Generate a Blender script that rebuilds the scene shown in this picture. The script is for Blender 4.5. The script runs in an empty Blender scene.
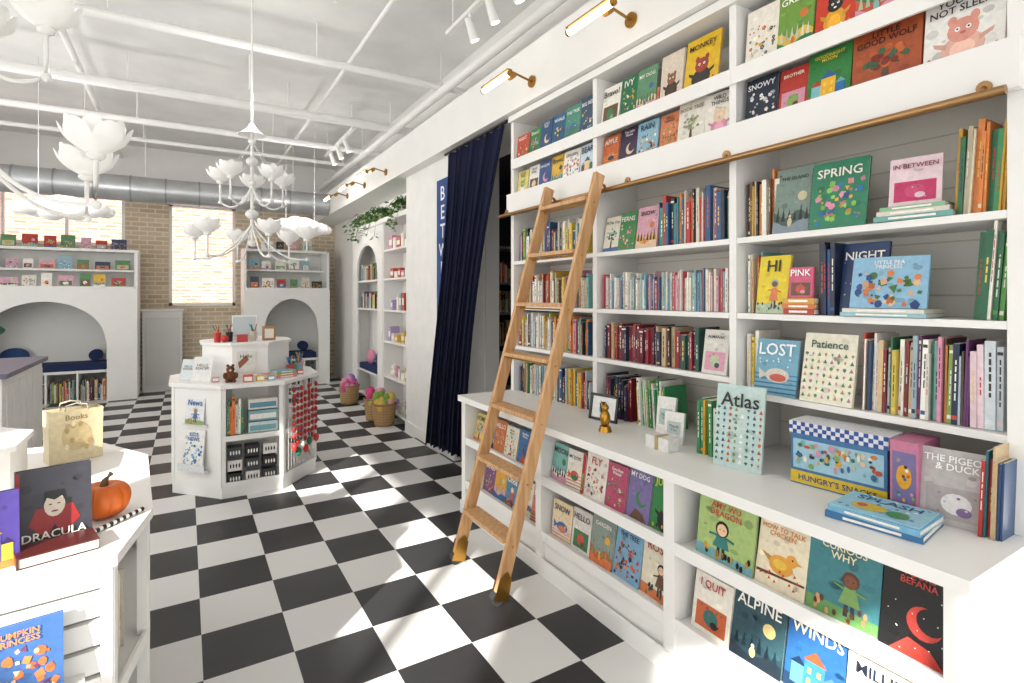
import bpy, math, random
from mathutils import Matrix, Vector
R=random.Random(7)
def C(h):
    if h is None: return None
    h=h.lstrip('#'); o=[]
    for i in (0,2,4):
        v=int(h[i:i+2],16)/255
        o.append(v/12.92 if v<=.04045 else ((v+.055)/1.055)**2.4)
    return (o[0],o[1],o[2],1)
WH=C('f1f0ed'); 
# ---------------------------------------------------------------- materials
def attr_mat(name,rough=.5,metal=0,noise=.04,emit=0,sc=6):
    m=bpy.data.materials.new(name); m.use_nodes=True; nt=m.node_tree; b=nt.nodes['Principled BSDF']
    a=nt.nodes.new('ShaderNodeAttribute'); a.attribute_name='Col'
    n=nt.nodes.new('ShaderNodeTexNoise'); n.inputs['Scale'].default_value=sc; n.inputs['Detail'].default_value=4
    g=nt.nodes.new('ShaderNodeNewGeometry'); nt.links.new(g.outputs['Position'],n.inputs['Vector'])
    mr=nt.nodes.new('ShaderNodeMapRange'); mr.inputs['From Min'].default_value=.25; mr.inputs['From Max'].default_value=.75; mr.inputs['To Min'].default_value=1-noise; mr.inputs['To Max'].default_value=1+noise*.4
    nt.links.new(n.outputs['Fac'],mr.inputs['Value'])
    mx=nt.nodes.new('ShaderNodeVectorMath'); mx.operation='SCALE'
    nt.links.new(a.outputs['Color'],mx.inputs[0]); nt.links.new(mr.outputs['Result'],mx.inputs['Scale'])
    nt.links.new(mx.outputs[0],b.inputs['Base Color'])
    b.inputs['Roughness'].default_value=rough; b.inputs['Metallic'].default_value=metal
    if emit:
        nt.links.new(a.outputs['Color'],b.inputs['Emission Color']); b.inputs['Emission Strength'].default_value=emit
    return m
PAINT=attr_mat('painted_wood_white',.45,0,.03)
PAPER=attr_mat('printed_paper',.38,0,.14,sc=55)
FABRIC=attr_mat('cloth',.9,0,.15)
METAL=attr_mat('brushed_metal',.3,1,.1)
GLOW=attr_mat('glowing_lamp',.4,0,0,emit=5)
SOFT=attr_mat('frosted_glass_lamp',.4,0,0,emit=.12)
CER=attr_mat('white_ceramic',.25,0,.02)
LEAF=attr_mat('leaf',.6,0,.3)
def wood_mat():
    m=bpy.data.materials.new('oak_wood'); m.use_nodes=True; nt=m.node_tree; b=nt.nodes['Principled BSDF']
    g=nt.nodes.new('ShaderNodeTexCoord'); mp=nt.nodes.new('ShaderNodeMapping'); mp.inputs['Scale'].default_value=(40,40,3)
    n=nt.nodes.new('ShaderNodeTexNoise'); n.inputs['Scale'].default_value=1.2; n.inputs['Detail'].default_value=6
    r=nt.nodes.new('ShaderNodeValToRGB'); r.color_ramp.elements[0].position=.3; r.color_ramp.elements[0].color=C('bd8a5a'); r.color_ramp.elements[1].position=.7; r.color_ramp.elements[1].color=C('dcb282')
    nt.links.new(g.outputs['Object'],mp.inputs['Vector']); nt.links.new(mp.outputs[0],n.inputs['Vector']); nt.links.new(n.outputs['Fac'],r.inputs['Fac']); nt.links.new(r.outputs[0],b.inputs['Base Color'])
    b.inputs['Roughness'].default_value=.4
    return m
OAK=wood_mat()
TILE=.345; TX=.06; TY=2.85
def floor_mat():
    m=bpy.data.materials.new('checker_tile'); m.use_nodes=True; nt=m.node_tree; b=nt.nodes['Principled BSDF']
    g=nt.nodes.new('ShaderNodeNewGeometry'); mp=nt.nodes.new('ShaderNodeMapping'); mp.vector_type='POINT'
    mp.inputs['Location'].default_value=(-TX/TILE+20,-TY/TILE+20,.5); mp.inputs['Scale'].default_value=(1/TILE,1/TILE,1)
    nt.links.new(g.outputs['Position'],mp.inputs['Vector'])
    ck=nt.nodes.new('ShaderNodeTexChecker'); ck.inputs['Scale'].default_value=1
    ck.inputs['Color1'].default_value=C('28282a'); ck.inputs['Color2'].default_value=C('dcdbd9')
    nt.links.new(mp.outputs[0],ck.inputs['Vector'])
    n=nt.nodes.new('ShaderNodeTexNoise'); n.inputs['Scale'].default_value=3; n.inputs['Detail'].default_value=5
    nt.links.new(g.outputs['Position'],n.inputs['Vector'])
    mr=nt.nodes.new('ShaderNodeMapRange'); mr.inputs['To Min'].default_value=.36; mr.inputs['To Max'].default_value=.56
    nt.links.new(n.outputs['Fac'],mr.inputs['Value']); nt.links.new(mr.outputs[0],b.inputs['Roughness'])
    nt.links.new(ck.outputs['Color'],b.inputs['Base Color'])
    return m
def brick_mat(name,c1,c2,mo,sc=1):
    m=bpy.data.materials.new(name); m.use_nodes=True; nt=m.node_tree; b=nt.nodes['Principled BSDF']
    g=nt.nodes.new('ShaderNodeNewGeometry'); mp=nt.nodes.new('ShaderNodeMapping'); mp.inputs['Rotation'].default_value=(math.radians(-90),0,0)
    nt.links.new(g.outputs['Position'],mp.inputs['Vector'])
    t=nt.nodes.new('ShaderNodeTexBrick'); t.inputs['Scale'].default_value=sc; t.inputs['Brick Width'].default_value=.22; t.inputs['Row Height'].default_value=.075; t.inputs['Mortar Size'].default_value=.008
    t.inputs['Color1'].default_value=c1; t.inputs['Color2'].default_value=c2; t.inputs['Mortar'].default_value=mo
    nt.links.new(mp.outputs[0],t.inputs['Vector']); nt.links.new(t.outputs['Color'],b.inputs['Base Color']); b.inputs['Roughness'].default_value=.9
    return m
BRICK=brick_mat('tan_brick',C('d8c8ae'),C('c4af93'),C('e4dccc'))
BRICK2=brick_mat('neighbour_brick',C('ab7863'),C('c89c86'),C('d8ccc0'))
# ---------------------------------------------------------------- mesh builder
TXT={}
def text_mesh(s):
    if s in TXT: return TXT[s]
    cu=bpy.data.curves.new('t','FONT'); cu.body=s; cu.align_x='CENTER'; cu.resolution_u=2; cu.space_line=.85; cu.offset=.012
    ob=bpy.data.objects.new('t',cu); bpy.context.scene.collection.objects.link(ob)
    dg=bpy.context.evaluated_depsgraph_get(); e=ob.evaluated_get(dg); me=e.to_mesh()
    vs=[v.co.copy() for v in me.vertices]; fs=[list(p.vertices) for p in me.polygons]
    e.to_mesh_clear(); bpy.data.objects.remove(ob); bpy.data.curves.remove(cu)
    if not vs: TXT[s]=([],[],1,1); return TXT[s]
    x0=min(v.x for v in vs);x1=max(v.x for v in vs);y0=min(v.y for v in vs);y1=max(v.y for v in vs)
    vs=[(v.x-(x0+x1)/2,v.y-(y0+y1)/2) for v in vs]
    TXT[s]=(vs,fs,x1-x0,y1-y0); return TXT[s]
class MB:
    def __init__(s): s.v=[];s.f=[];s.c=[];s.mi=[];s.sm=[]
    def add(s,vs,fs,col,M=None,m=0,sm=False):
        o=len(s.v)
        for v in vs:
            v=Vector(v); s.v.append(M@v if M is not None else v)
        for f in fs: s.f.append([i+o for i in f]); s.c.append(col); s.mi.append(m); s.sm.append(sm)
    def box(s,x0,x1,y0,y1,z0,z1,col=WH,M=None,m=0):
        vs=[(x0,y0,z0),(x1,y0,z0),(x1,y1,z0),(x0,y1,z0),(x0,y0,z1),(x1,y0,z1),(x1,y1,z1),(x0,y1,z1)]
        s.add(vs,[(0,3,2,1),(4,5,6,7),(0,1,5,4),(1,2,6,5),(2,3,7,6),(3,0,4,7)],col,M,m)
    def cyl(s,p0,p1,r0,r1=None,col=WH,n=12,M=None,m=0):
        s.tube([p0,p1],[r0,r0 if r1 is None else r1],col,n,M,m)
    def tube(s,pts,rs,col=WH,n=8,M=None,m=0):
        pts=[Vector(p) for p in pts]
        if not isinstance(rs,(list,tuple)): rs=[rs]*len(pts)
        vs=[];fs=[]
        for i,p in enumerate(pts):
            d=(pts[min(i+1,len(pts)-1)]-pts[max(i-1,0)]).normalized()
            a=Vector((0,0,1)) if abs(d.z)<.9 else Vector((1,0,0))
            u=d.cross(a).normalized(); w=d.cross(u)
            for k in range(n):
                t=2*math.pi*k/n; vs.append(p+(u*math.cos(t)+w*math.sin(t))*rs[i])
        for i in range(len(pts)-1):
            for k in range(n):
                fs.append((i*n+k,i*n+(k+1)%n,(i+1)*n+(k+1)%n,(i+1)*n+k))
        s.add(vs,fs,col,M,m,True)
        s.add(vs[:n],[tuple(range(n))],col,M,m); s.add(vs[-n:],[tuple(range(n))][::-1],col,M,m)
    def surf(s,fn,nu,nv,col,M=None,m=0,closed=False):
        vs=[fn(i/nu,j/nv) for j in range(nv+1) for i in range(nu+1)]
        fs=[(j*(nu+1)+i,j*(nu+1)+i+1,(j+1)*(nu+1)+i+1,(j+1)*(nu+1)+i) for j in range(nv) for i in range(nu)]
        s.add(vs,fs,col,M,m,True)
    def sph(s,c,r,col=WH,n=14,M=None,m=0):
        if not isinstance(r,(tuple,list)): r=(r,r,r)
        s.surf(lambda u,v:(c[0]+r[0]*math.sin(math.pi*v)*math.cos(2*math.pi*u),c[1]+r[1]*math.sin(math.pi*v)*math.sin(2*math.pi*u),c[2]+r[2]*math.cos(math.pi*v)),n,n//2+1,col,M,m)
    def prism(s,poly,z0,z1,col=WH,M=None,m=0):
        n=len(poly); vs=[(p[0],p[1],z0) for p in poly]+[(p[0],p[1],z1) for p in poly]
        fs=[tuple(range(n))[::-1],tuple(range(n,2*n))]+[(i,(i+1)%n,n+(i+1)%n,n+i) for i in range(n)]
        s.add(vs,fs,col,M,m)
    def fpoly(s,pts,y,col,M):
        s.add([(p[0],y,p[1]) for p in pts],[tuple(range(len(pts)))],col,M)
    def disc(s,cx,cz,rx,rz,y,col,M,n=14):
        s.fpoly([(cx+rx*math.cos(2*math.pi*k/n),cz+rz*math.sin(2*math.pi*k/n)) for k in range(n)],y,col,M)
    def text(s,t,cx,cz,w,hmax,y,col,M):
        vs,fs,tw,th=text_mesh(t)
        if not vs: return
        k=min(w/tw,hmax/th)
        s.add([(cx+a*k,y,cz+b*k) for a,b in vs],fs,col,M)
    def obj(s,name,mats=PAINT,bevel=0,solid=0):
        me=bpy.data.meshes.new(name); me.from_pydata([tuple(v) for v in s.v],[],s.f)
        if not isinstance(mats,(list,tuple)): mats=[mats]
        for m in mats: me.materials.append(m)
        at=me.color_attributes.new('Col','FLOAT_COLOR','CORNER'); buf=[]
        for p,c in zip(me.polygons,s.c):
            for _ in range(p.loop_total): buf.extend(c)
        at.data.foreach_set('color',buf)
        me.polygons.foreach_set('material_index',s.mi); me.polygons.foreach_set('use_smooth',s.sm)
        me.update(); ob=bpy.data.objects.new(name,me); bpy.context.scene.collection.objects.link(ob)
        if solid:
            q=ob.modifiers.new('s','SOLIDIFY'); q.thickness=solid
        if bevel:
            q=ob.modifiers.new('b','BEVEL'); q.width=bevel; q.segments=2; q.limit_method='ANGLE'
        return ob
def FR(x,y,z,deg=-90,lean=0,roll=0):
    return Matrix.Translation((x,y,z))@Matrix.Rotation(math.radians(deg),4,'Z')@Matrix.Rotation(math.radians(-lean),4,'X')@Matrix.Rotation(math.radians(roll),4,'Y')
def shade(c,k): return (min(1,c[0]*k),min(1,c[1]*k),min(1,c[2]*k),1)
WORDS=["LITTLE\nFOX","BEAR","OCEAN","WILD\nTHINGS","HELLO","THE TREE","STARS","MY DOG","WHALE","GARDEN","SNOW","RIVER","NIGHT","BIG RED","HOME","CAT & I","DRAGON","APPLE","MOON","RAIN","A Day Out","The Lake\nHouse","Mister\nMouse","Paper\nBoats","Wonder","Goodbye\nWinter","Once","Bravo!"]
ACC=[C(x) for x in ('c8503c','e0a83c','3a7a52','3a6a9c','d898b0','f1ebda','24304a','84b8bc','d87c4c','8aaa5e','6a4a36','b9c7a0','e6c9a8')]
def cover(mb,M,w,h,t,bg,style='char',title=None,tc=None,acc=None):
    """one hard-cover book, local front face y=0, centre x=0, bottom z=0"""
    sh=shade(bg,.85)
    mb.box(-w/2,w/2,0,.003,0,h,bg,M); mb.box(-w/2,w/2,t-.003,t,0,h,sh,M); mb.box(-w/2,-w/2+.003,.003,t-.003,0,h,sh,M)
    mb.box(-w/2+.003,w/2-.004,.003,t-.003,.004,h-.004,C('ece6d6'),M)
    e=-.0005
    lum=.3*bg[0]+.6*bg[1]+.1*bg[2]
    if tc is None: tc=C('fbf7ee') if lum<.35 else C('1f2a3c')
    a=acc or R.sample(ACC,4)
    if style=='char' and acc is None: style=R.choice(['char','kid','kid','bird','fish','tree','busy','busy','fish','busy'])
    if style=='hill' and acc is None: style=R.choice(['hill','tree','busy','hill'])
    for k in range(20):
        x=R.uniform(-.4,.4)*w; z=R.uniform(.08,.92)*h; r=R.uniform(.02,.1)*w
        mb.disc(x,z,r,r*R.uniform(.4,1.0),e*.5,shade(bg,R.uniform(.65,1.25)),M,7)
    if style=='hill':
        pts=[(-w/2,0)]+[(-w/2+w*i/8,h*(.28+.06*math.sin(i*1.1+w*50))) for i in range(9)]+[(w/2,0)]
        mb.fpoly(pts[::-1],e,a[0],M)
        pts=[(-w/2,0)]+[(-w/2+w*i/8,h*(.15+.05*math.sin(i*.9+2))) for i in range(9)]+[(w/2,0)]
        mb.fpoly(pts[::-1],2*e,a[1],M)
        mb.disc(w*.22,h*.55,w*.12,w*.12,e,a[2],M)
        for k in range(6):
            x=-w*.38+k*w*.15; q=R.uniform(.7,1.2); mb.fpoly([(x-w*.05,h*.18),(x+w*.05,h*.18),(x,h*(.2+.2*q))],3*e,shade(a[3],R.uniform(.5,.9)),M)
        mb.disc(-w*.05,h*.16,w*.06,h*.07,4*e,a[2],M); mb.disc(-w*.05,h*.25,w*.035,w*.035,5*e,C('e6c9a8'),M,9)
    elif style=='char':
        mb.disc(0,h*.2,w*.28,h*.2,e,a[0],M); mb.disc(0,h*.18,w*.16,h*.13,1.5*e,shade(a[0],1.35),M); mb.disc(0,h*.45,w*.2,w*.19,2*e,a[1],M)
        mb.disc(-w*.14,h*.45+w*.17,w*.06,w*.08,e,a[1],M); mb.disc(w*.14,h*.45+w*.17,w*.06,w*.08,e,a[1],M)
        for q in (-1,1):
            mb.disc(q*w*.07,h*.47,w*.035,w*.035,3*e,C('ffffff'),M,8); mb.disc(q*w*.07,h*.47,w*.016,w*.016,4*e,C('101010'),M,8)
            mb.fpoly([(q*w*.2,h*.3),(q*w*.38,h*.36),(q*w*.36,h*.3),(q*w*.2,h*.22)][::q],1.2*e,shade(a[0],.8),M)
        mb.disc(0,h*.41,w*.04,w*.025,3*e,a[2],M,8)
        for k in range(9): mb.disc(R.uniform(-.44,.44)*w,R.uniform(.03,.14)*h,w*.03,w*.05,3*e,a[2+k%2],M,6)
    elif style=='kid':
        mb.fpoly([(-w/2,0),(w/2,0),(w/2,h*.14),(-w/2,h*.18)],e,a[3],M)
        x=w*R.uniform(-.12,.12)
        for q in (-1,1): mb.fpoly([(x+q*w*.05-w*.03,h*.08),(x+q*w*.05+w*.03,h*.08),(x+q*w*.04+w*.025,h*.26),(x+q*w*.04-w*.025,h*.26)],2*e,C('2c3348'),M)
        mb.fpoly([(x-w*.15,h*.22),(x+w*.15,h*.22),(x+w*.07,h*.44),(x-w*.07,h*.44)],3*e,a[0],M)
        for q in (-1,1): mb.tube([(x+q*w*.07,-.001,h*.4),(x+q*w*.22,-.001,h*R.uniform(.3,.48))],w*.018,a[0],5,M)
        mb.disc(x,h*.52,w*.12,w*.12,3*e,a[2],M,12); mb.disc(x,h*.505,w*.09,w*.09,4*e,C(R.choice(['f0c8a0','a8714a','7a4a30','f3d6b8'])),M,12)
        for q in (-1,1): mb.disc(x+q*w*.035,h*.51,w*.01,w*.012,5*e,C('111111'),M,6)
        for k in range(14): mb.disc(R.uniform(-.45,.45)*w,R.uniform(.02,.2)*h,w*.03,w*.05,4*e,shade(a[k%2+1],R.uniform(.7,1.2)),M,6)
    elif style=='bird':
        mb.fpoly([(-w*.48,h*.16),(w*.48,h*.2),(w*.48,h*.23),(-w*.48,h*.2)],e,C('5a4030'),M)
        mb.disc(0,h*.36,w*.24,h*.14,2*e,a[0],M); mb.disc(w*.2,h*.48,w*.11,w*.11,3*e,a[0],M); mb.fpoly([(w*.29,h*.5),(w*.42,h*.47),(w*.29,h*.45)],2*e,C('e0a83c'),M)
        mb.fpoly([(-w*.42,h*.48),(-w*.12,h*.42),(-w*.15,h*.3)],1.5*e,shade(a[0],.7),M); mb.disc(-w*.02,h*.37,w*.14,h*.07,3.5*e,a[1],M); mb.disc(w*.22,h*.5,w*.018,w*.018,4*e,C('111111'),M,7)
        for k in range(12):
            xx=R.uniform(-.45,.38)*w; zz=R.uniform(.05,.28)*h; mb.fpoly([(xx,zz),(xx+w*.06,zz+h*.02),(xx+w*.02,zz+h*.05)],2.5*e,a[2],M)
    elif style=='fish':
        for k in range(5): mb.fpoly([(-w/2,h*(.02+k*.08)),(w/2,h*(.04+k*.08)),(w/2,h*(.06+k*.08)),(-w/2,h*(.05+k*.08))],e,shade(a[3],.7+.12*k),M)
        mb.disc(w*.04,h*.35,w*.28,h*.13,2*e,a[0],M,18); mb.fpoly([(-w*.2,h*.35),(-w*.42,h*.46),(-w*.38,h*.26)],2*e,a[0],M); mb.disc(w*.06,h*.31,w*.2,h*.07,3*e,a[1],M)
        mb.disc(w*.2,h*.39,w*.03,w*.03,4*e,C('ffffff'),M,8); mb.disc(w*.2,h*.39,w*.014,w*.014,5*e,C('111111'),M,7)
        for k in range(8): mb.disc(R.uniform(-.42,.42)*w,R.uniform(.5,.66)*h,w*.02,w*.02,e,a[2],M,7)
    elif style=='tree':
        mb.fpoly([(-w/2,0),(w/2,0),(w/2,h*.12),(-w/2,h*.1)],e,a[0],M); mb.fpoly([(-w*.06,h*.08),(w*.07,h*.08),(w*.03,h*.45),(-w*.02,h*.45)],2*e,C('5e4634'),M)
        for k in range(26):
            an=R.uniform(0,6.28); rr=R.random()**.5; mb.disc(rr*w*.32*math.cos(an),h*.48+rr*h*.16*math.sin(an),w*.06,w*.05,e*(2.2+.1*k),shade(a[1+k%3],R.uniform(.8,1.1)),M,7)
    elif style=='busy':
        for k in range(50):
            x=R.uniform(-.42,.42)*w; z=R.uniform(.05,.68)*h; q=R.uniform(.02,.07)*w; an=R.uniform(0,3.1); n=R.choice([3,4,4,5,8])
            mb.fpoly([(x+q*math.cos(an+6.283*j/n),z+q*R.uniform(.8,1.3)*math.sin(an+6.283*j/n)) for j in range(n)],e*(1+.08*k),shade(a[k%4],R.uniform(.6,1.2)),M)
    elif style=='grid':
        nx=max(4,int(w/.024)); nz=max(4,int(h*.7/.026))
        for i in range(nx):
            for j in range(nz):
                x=-w/2+w*(i+.5)/nx; z=h*.05+h*.7*(j+.5)/nz; q=w/nx*.32; c=shade(a[(i*3+j*5)%len(a)],R.uniform(.6,1.1)); k=R.random()
                mb.fpoly([(x-q*.15,z-q*1.2),(x+q*.15,z-q*1.2),(x+q*.1,z),(x-q*.1,z)],1.5*e,shade(c,.7),M)
                if k<.6: mb.disc(x,z,q*R.uniform(.5,1),q*R.uniform(.5,1),e,c,M,7)
                else: mb.fpoly([(x-q,z-q),(x+q,z-q),(x,z+q)],e,c,M)
    elif style=='flower':
        for k in range(24):
            x=R.uniform(-.4,.4)*w; z=R.uniform(.07,.68)*h; r=R.uniform(.03,.08)*w
            mb.fpoly([(x,z),(x+r*.15,z),(x+R.uniform(-1,1)*r,max(.01,z-2.2*r))],e*.8,C('3a6a40'),M)
            for q in range(5):
                an=q*1.257; mb.disc(x+r*.5*math.cos(an),z+r*.5*math.sin(an),r*.42,r*.42,e*(1+k%3),shade(a[k%len(a)],R.uniform(.75,1.1)),M,6)
            mb.disc(x,z,r*.3,r*.3,4*e,C('f0cf5a'),M,6)
    elif style=='night':
        mb.disc(w*.1,h*.4,w*.24,w*.24,e,a[0],M,18); mb.disc(w*.18,h*.44,w*.19,w*.19,2*e,bg,M,18)
        for k in range(26): mb.disc(R.uniform(-.45,.45)*w,R.uniform(.05,.95)*h,w*.01,w*.01,3*e,a[1],M,5)
        mb.fpoly([(-w*.35,0),(w*.4,0),(w*.2,h*.15),(-w*.1,h*.2)],e,a[2],M)
    elif style=='house':
        mb.fpoly([(-w/2,0),(w/2,0),(w/2,h*.15),(-w/2,h*.18)],e,a[0],M)
        for (cx,s_,cc) in ((-.27,.7,3),(.28,.6,2),(0,1,1)):
            mb.fpoly([(w*(cx-.17*s_),h*.1),(w*(cx+.17*s_),h*.1),(w*(cx+.17*s_),h*(.1+.36*s_)),(w*(cx-.17*s_),h*(.1+.36*s_))],(2+s_)*e,a[cc],M); mb.fpoly([(w*(cx-.2*s_),h*(.1+.36*s_)),(w*(cx+.2*s_),h*(.1+.36*s_)),(w*cx,h*(.1+.5*s_))],(2+s_)*e,shade(a[(cc+1)%4],.7),M)
        for i in (-1,1):
            for j in (0,1): mb.fpoly([(i*w*.08-w*.03,h*(.18+.13*j)),(i*w*.08+w*.03,h*(.18+.13*j)),(i*w*.08+w*.03,h*(.25+.13*j)),(i*w*.08-w*.03,h*(.25+.13*j))],4*e,C('f0cf5a'),M)
    elif style=='dracula':
        mb.fpoly([(-w*.3,0),(w*.3,0),(w*.2,h*.3),(-w*.2,h*.3)],e,C('14141a'),M); mb.fpoly([(-w*.34,h*.3),(-w*.1,h*.12),(0,h*.28),(w*.1,h*.12),(w*.34,h*.3),(w*.24,h*.5),(-w*.24,h*.5)],2*e,C('8f1f1f'),M)
        mb.disc(0,h*.52,w*.14,h*.15,3*e,C('cfc6b4'),M); mb.fpoly([(-w*.15,h*.52),(-w*.1,h*.62),(0,h*.58),(w*.1,h*.62),(w*.15,h*.52),(w*.13,h*.7),(-w*.13,h*.7)],4*e,C('0c0c0e'),M)
        for q in (-1,1): mb.disc(q*w*.055,h*.53,w*.025,w*.012,4*e,C('8f1f1f'),M,8)
        mb.disc(0,h*.44,w*.05,w*.014,4*e,C('6a1010'),M,8)
        mb.fpoly([(-w*.49,h*.02),(-w*.44,h*.02),(-w*.44,h*.98),(-w*.49,h*.98)],2*e,C('8f1f1f'),M)
    elif style=='plain':
        mb.fpoly([(-w*.4,h*.08),(w*.4,h*.08),(w*.4,h*.5),(-w*.4,h*.5)],e,a[0],M); mb.disc(0,h*.29,w*.2,h*.14,2*e,a[1],M); mb.disc(w*.1,h*.2,w*.1,h*.06,3*e,a[2],M)
        for k in range(8): mb.disc(R.uniform(-.35,.35)*w,R.uniform(.12,.46)*h,w*.025,w*.02,4*e,shade(a[k%3],.7),M,6)
    if title!='':
        zc,hm,ww=R.choice([(.82,.22,.86),(.84,.16,.7),(.82,.2,.8)])
        if style=='dracula': zc,hm,ww=.16,.12,.84
        mb.text(title or R.choice(WORDS),0,h*zc,w*ww,h*hm,9*e,tc,M)
def face_row(name,X,y_far,z,books,lean=9,gap=.006,t=.014):
    mb=MB(); y=y_far
    for b in books:
        w,h,bg=b[0],b[1],C(b[2]); st=b[3] if len(b)>3 else 'char'
        cover(mb,FR(X+R.uniform(0,.012),y-w/2,z+.001,-90+R.uniform(-3,3),lean+R.uniform(-2,2)),w,h,t,bg,st,b[4] if len(b)>4 else None,C(b[5]) if len(b)>5 else None,[C(q) for q in b[6]] if len(b)>6 else None)
        y-=w+gap*R.uniform(.3,2)
    return mb.obj(name,PAPER)
PALM=['c9483a','e0b03c','2f6f4f','2f5a88','f3efe4','f3efe4','1f2a44','d890a8','222222','7eb6b8','d8823f','8aa650','6b3a6e','f7f4ea','c9b08a','963030','dfe8ee','ece7da','5a4636','a8bcc8','e8cf5a','f3efe4']
def spines(mb,M,L,pal,hmin,hmax,tmin=.006,tmax=.024,dep=.17,lean=0):
    x=0
    while x<L-tmin:
        t=min(tmin+(tmax-tmin)*R.random()**1.6,L-x); h=R.uniform(hmin,hmax); c=C(R.choice(pal)); c=shade(c,R.uniform(.75,1.15)); d=dep*R.uniform(.8,1)
        off=R.uniform(0,.025)
        A=M@Matrix.Translation((x,off,0))@Matrix.Rotation(math.radians(lean+R.uniform(-.6,.6)),4,'Y')
        mb.box(0,t-.0008,0,d,0,h,c,A); mb.box(.0012,t-.002,.004,d-.002,h-.004,h+.0004,C('efe9da'),A)
        k=R.random(); tc=C('f6f1e2') if .3*c[0]+.6*c[1]+.1*c[2]<.35 else C('33302c')
        if k>.5: tc=C(R.choice(['f0cf5a','f6f1e2','c9483a','2f3a5a']))
        if t>.008:
            a=h*R.uniform(.22,.45); b=h*R.uniform(.6,.88); q=t*.22; zz=a
            while zz<b:
                l=R.uniform(.012,.03); mb.fpoly([(t/2-q/2,zz),(t/2+q/2,zz),(t/2+q/2,min(b,zz+l)),(t/2-q/2,min(b,zz+l))],-.0005,tc,A); zz+=l+.006
            if k<.5: mb.fpoly([(.001,h*.06),(t-.002,h*.06),(t-.002,h*.11),(.001,h*.11)],-.0005,C(R.choice(pal)),A)
            if k<.2: mb.fpoly([(.001,h*.9),(t-.002,h*.9),(t-.002,h*.94),(.001,h*.94)],-.0005,tc,A)
        x+=t
def srow(name,X,y_far,y_near,z,pal=PALM,hmin=.19,hmax=.27,**k):
    mb=MB(); spines(mb,FR(X,y_far,z+.001),y_far-y_near,pal,hmin,hmax,**k); return mb.obj(name,PAPER)
def one_book(name,x,y,z,w,h,bg,style='char',title=None,tc=None,acc=None,deg=-90,lean=9,t=.015):
    mb=MB(); cover(mb,FR(x,y,z+.001,deg,lean),w,h,t,C(bg),style,title,C(tc) if tc else None,[C(q) for q in acc] if acc else None); return mb.obj(name,PAPER)
def stack(name,x,y,z,items,deg=-90):
    mb=MB(); zz=z+.001
    for (w,d,t,c) in items:
        M=FR(x,y,zz,deg+R.uniform(-5,5)); mb.box(-w/2,w/2,0,d,0,.002,C(c),M); mb.box(-w/2,w/2,0,d,t-.002,t,C(c),M); mb.box(-w/2,w/2,0,.003,.002,t-.002,C(c),M)
        mb.box(-w/2+.003,w/2-.003,.003,d-.004,.002,t-.002,C('efe9da'),M)
        mb.fpoly([(-w*.3,t*.3),(w*.3,t*.3),(w*.3,t*.7),(-w*.3,t*.7)],-.0006,C('f8f4ea'),M); zz+=t+.0005
    mb.obj(name,PAPER); return zz
# ---------------------------------------------------------------- room shell
def wall_obj(name,boxes,mat=PAINT,col=WH):
    mb=MB()
    for b in boxes: mb.box(*b,col)
    return mb.obj(name,mat)
XL=-3.4; XR=2.48; YB=-2.6; YF=10.8; H=4.0
f=MB(); f.box(XL-.2,5.2,YB-.2,YF+.2,-.1,0); f.obj('floor',floor_mat())
c=MB(); c.box(XL-.2,5.2,YB-.2,YF+.2,H,H+.15,C('e9e9e7'))
c.obj('ceiling',attr_mat('ceiling_paint',.8,0,.12,sc=2))
wins=[(-2.45,-1.0),(-.8,.75)]; zb,zt=.55,3.5
bx=[(XL-.2,XL,YB-.2,-2.45,0,H),(XL-.2,XL,-1.0,-.8,0,H),(XL-.2,XL,.75,YF+.2,0,H)]
for a,b in wins: bx+=[(XL-.2,XL,a,b,0,zb),(XL-.2,XL,a,b,zt,H)]
wall_obj('wall_left',bx)
for i,(a,b) in enumerate(wins):
    mb=MB(); m=(a+b)/2
    for (y0,y1,z0,z1) in ((a,b,zb,zb+.05),(a,b,zt-.05,zt),(a,a+.05,zb,zt),(b-.05,b,zb,zt),(m-.05,m+.05,zb,zt),(a,b,2.62,2.80)): mb.box(XL-.12,XL-.06,y0,y1,z0,z1)
    mb.obj('window_%d'%(i+1))
fx=[(-2.9,-.6),(.0,2.0)]
bx=[(XL-.2,-2.9,YB-.2,YB,0,H),(-.6,0,YB-.2,YB,0,H),(2.0,5.2,YB-.2,YB,0,H)]
for a,b in fx: bx+=[(a,b,YB-.2,YB,0,.5),(a,b,YB-.2,YB,3.2,H)]
wall_obj('wall_front',bx)
for i,(a,b) in enumerate(fx):
    mb=MB(); m=(a+b)/2
    for (x0,x1,z0,z1) in ((a,b,.5,.55),(a,b,3.15,3.2),(a,a+.05,.5,3.2),(b-.05,b,.5,3.2),(m-.03,m+.03,.5,3.2)): mb.box(x0,x1,YB-.12,YB-.06,z0,z1)
    mb.obj('window_%d'%(i+3))
bw=[(-3.1,-.85,2.35,3.25),(-.25,.76,1.38,3.12)]
bx=[(XL-.2,-3.1,YF,YF+.2,0,3.28),(-3.1,-.85,YF,YF+.2,0,2.35),(-3.1,-.85,YF,YF+.2,3.25,3.28),(-.85,-.25,YF,YF+.2,0,3.28),(-.25,.76,YF,YF+.2,0,1.38),(-.25,.76,YF,YF+.2,3.12,3.28),(.76,5.2,YF,YF+.2,0,3.28)]
wall_obj('wall_back',bx,BRICK)
wall_obj('trim_back_beam',[(XL,XR,YF-.06,YF+.2,3.28,H)])
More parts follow.
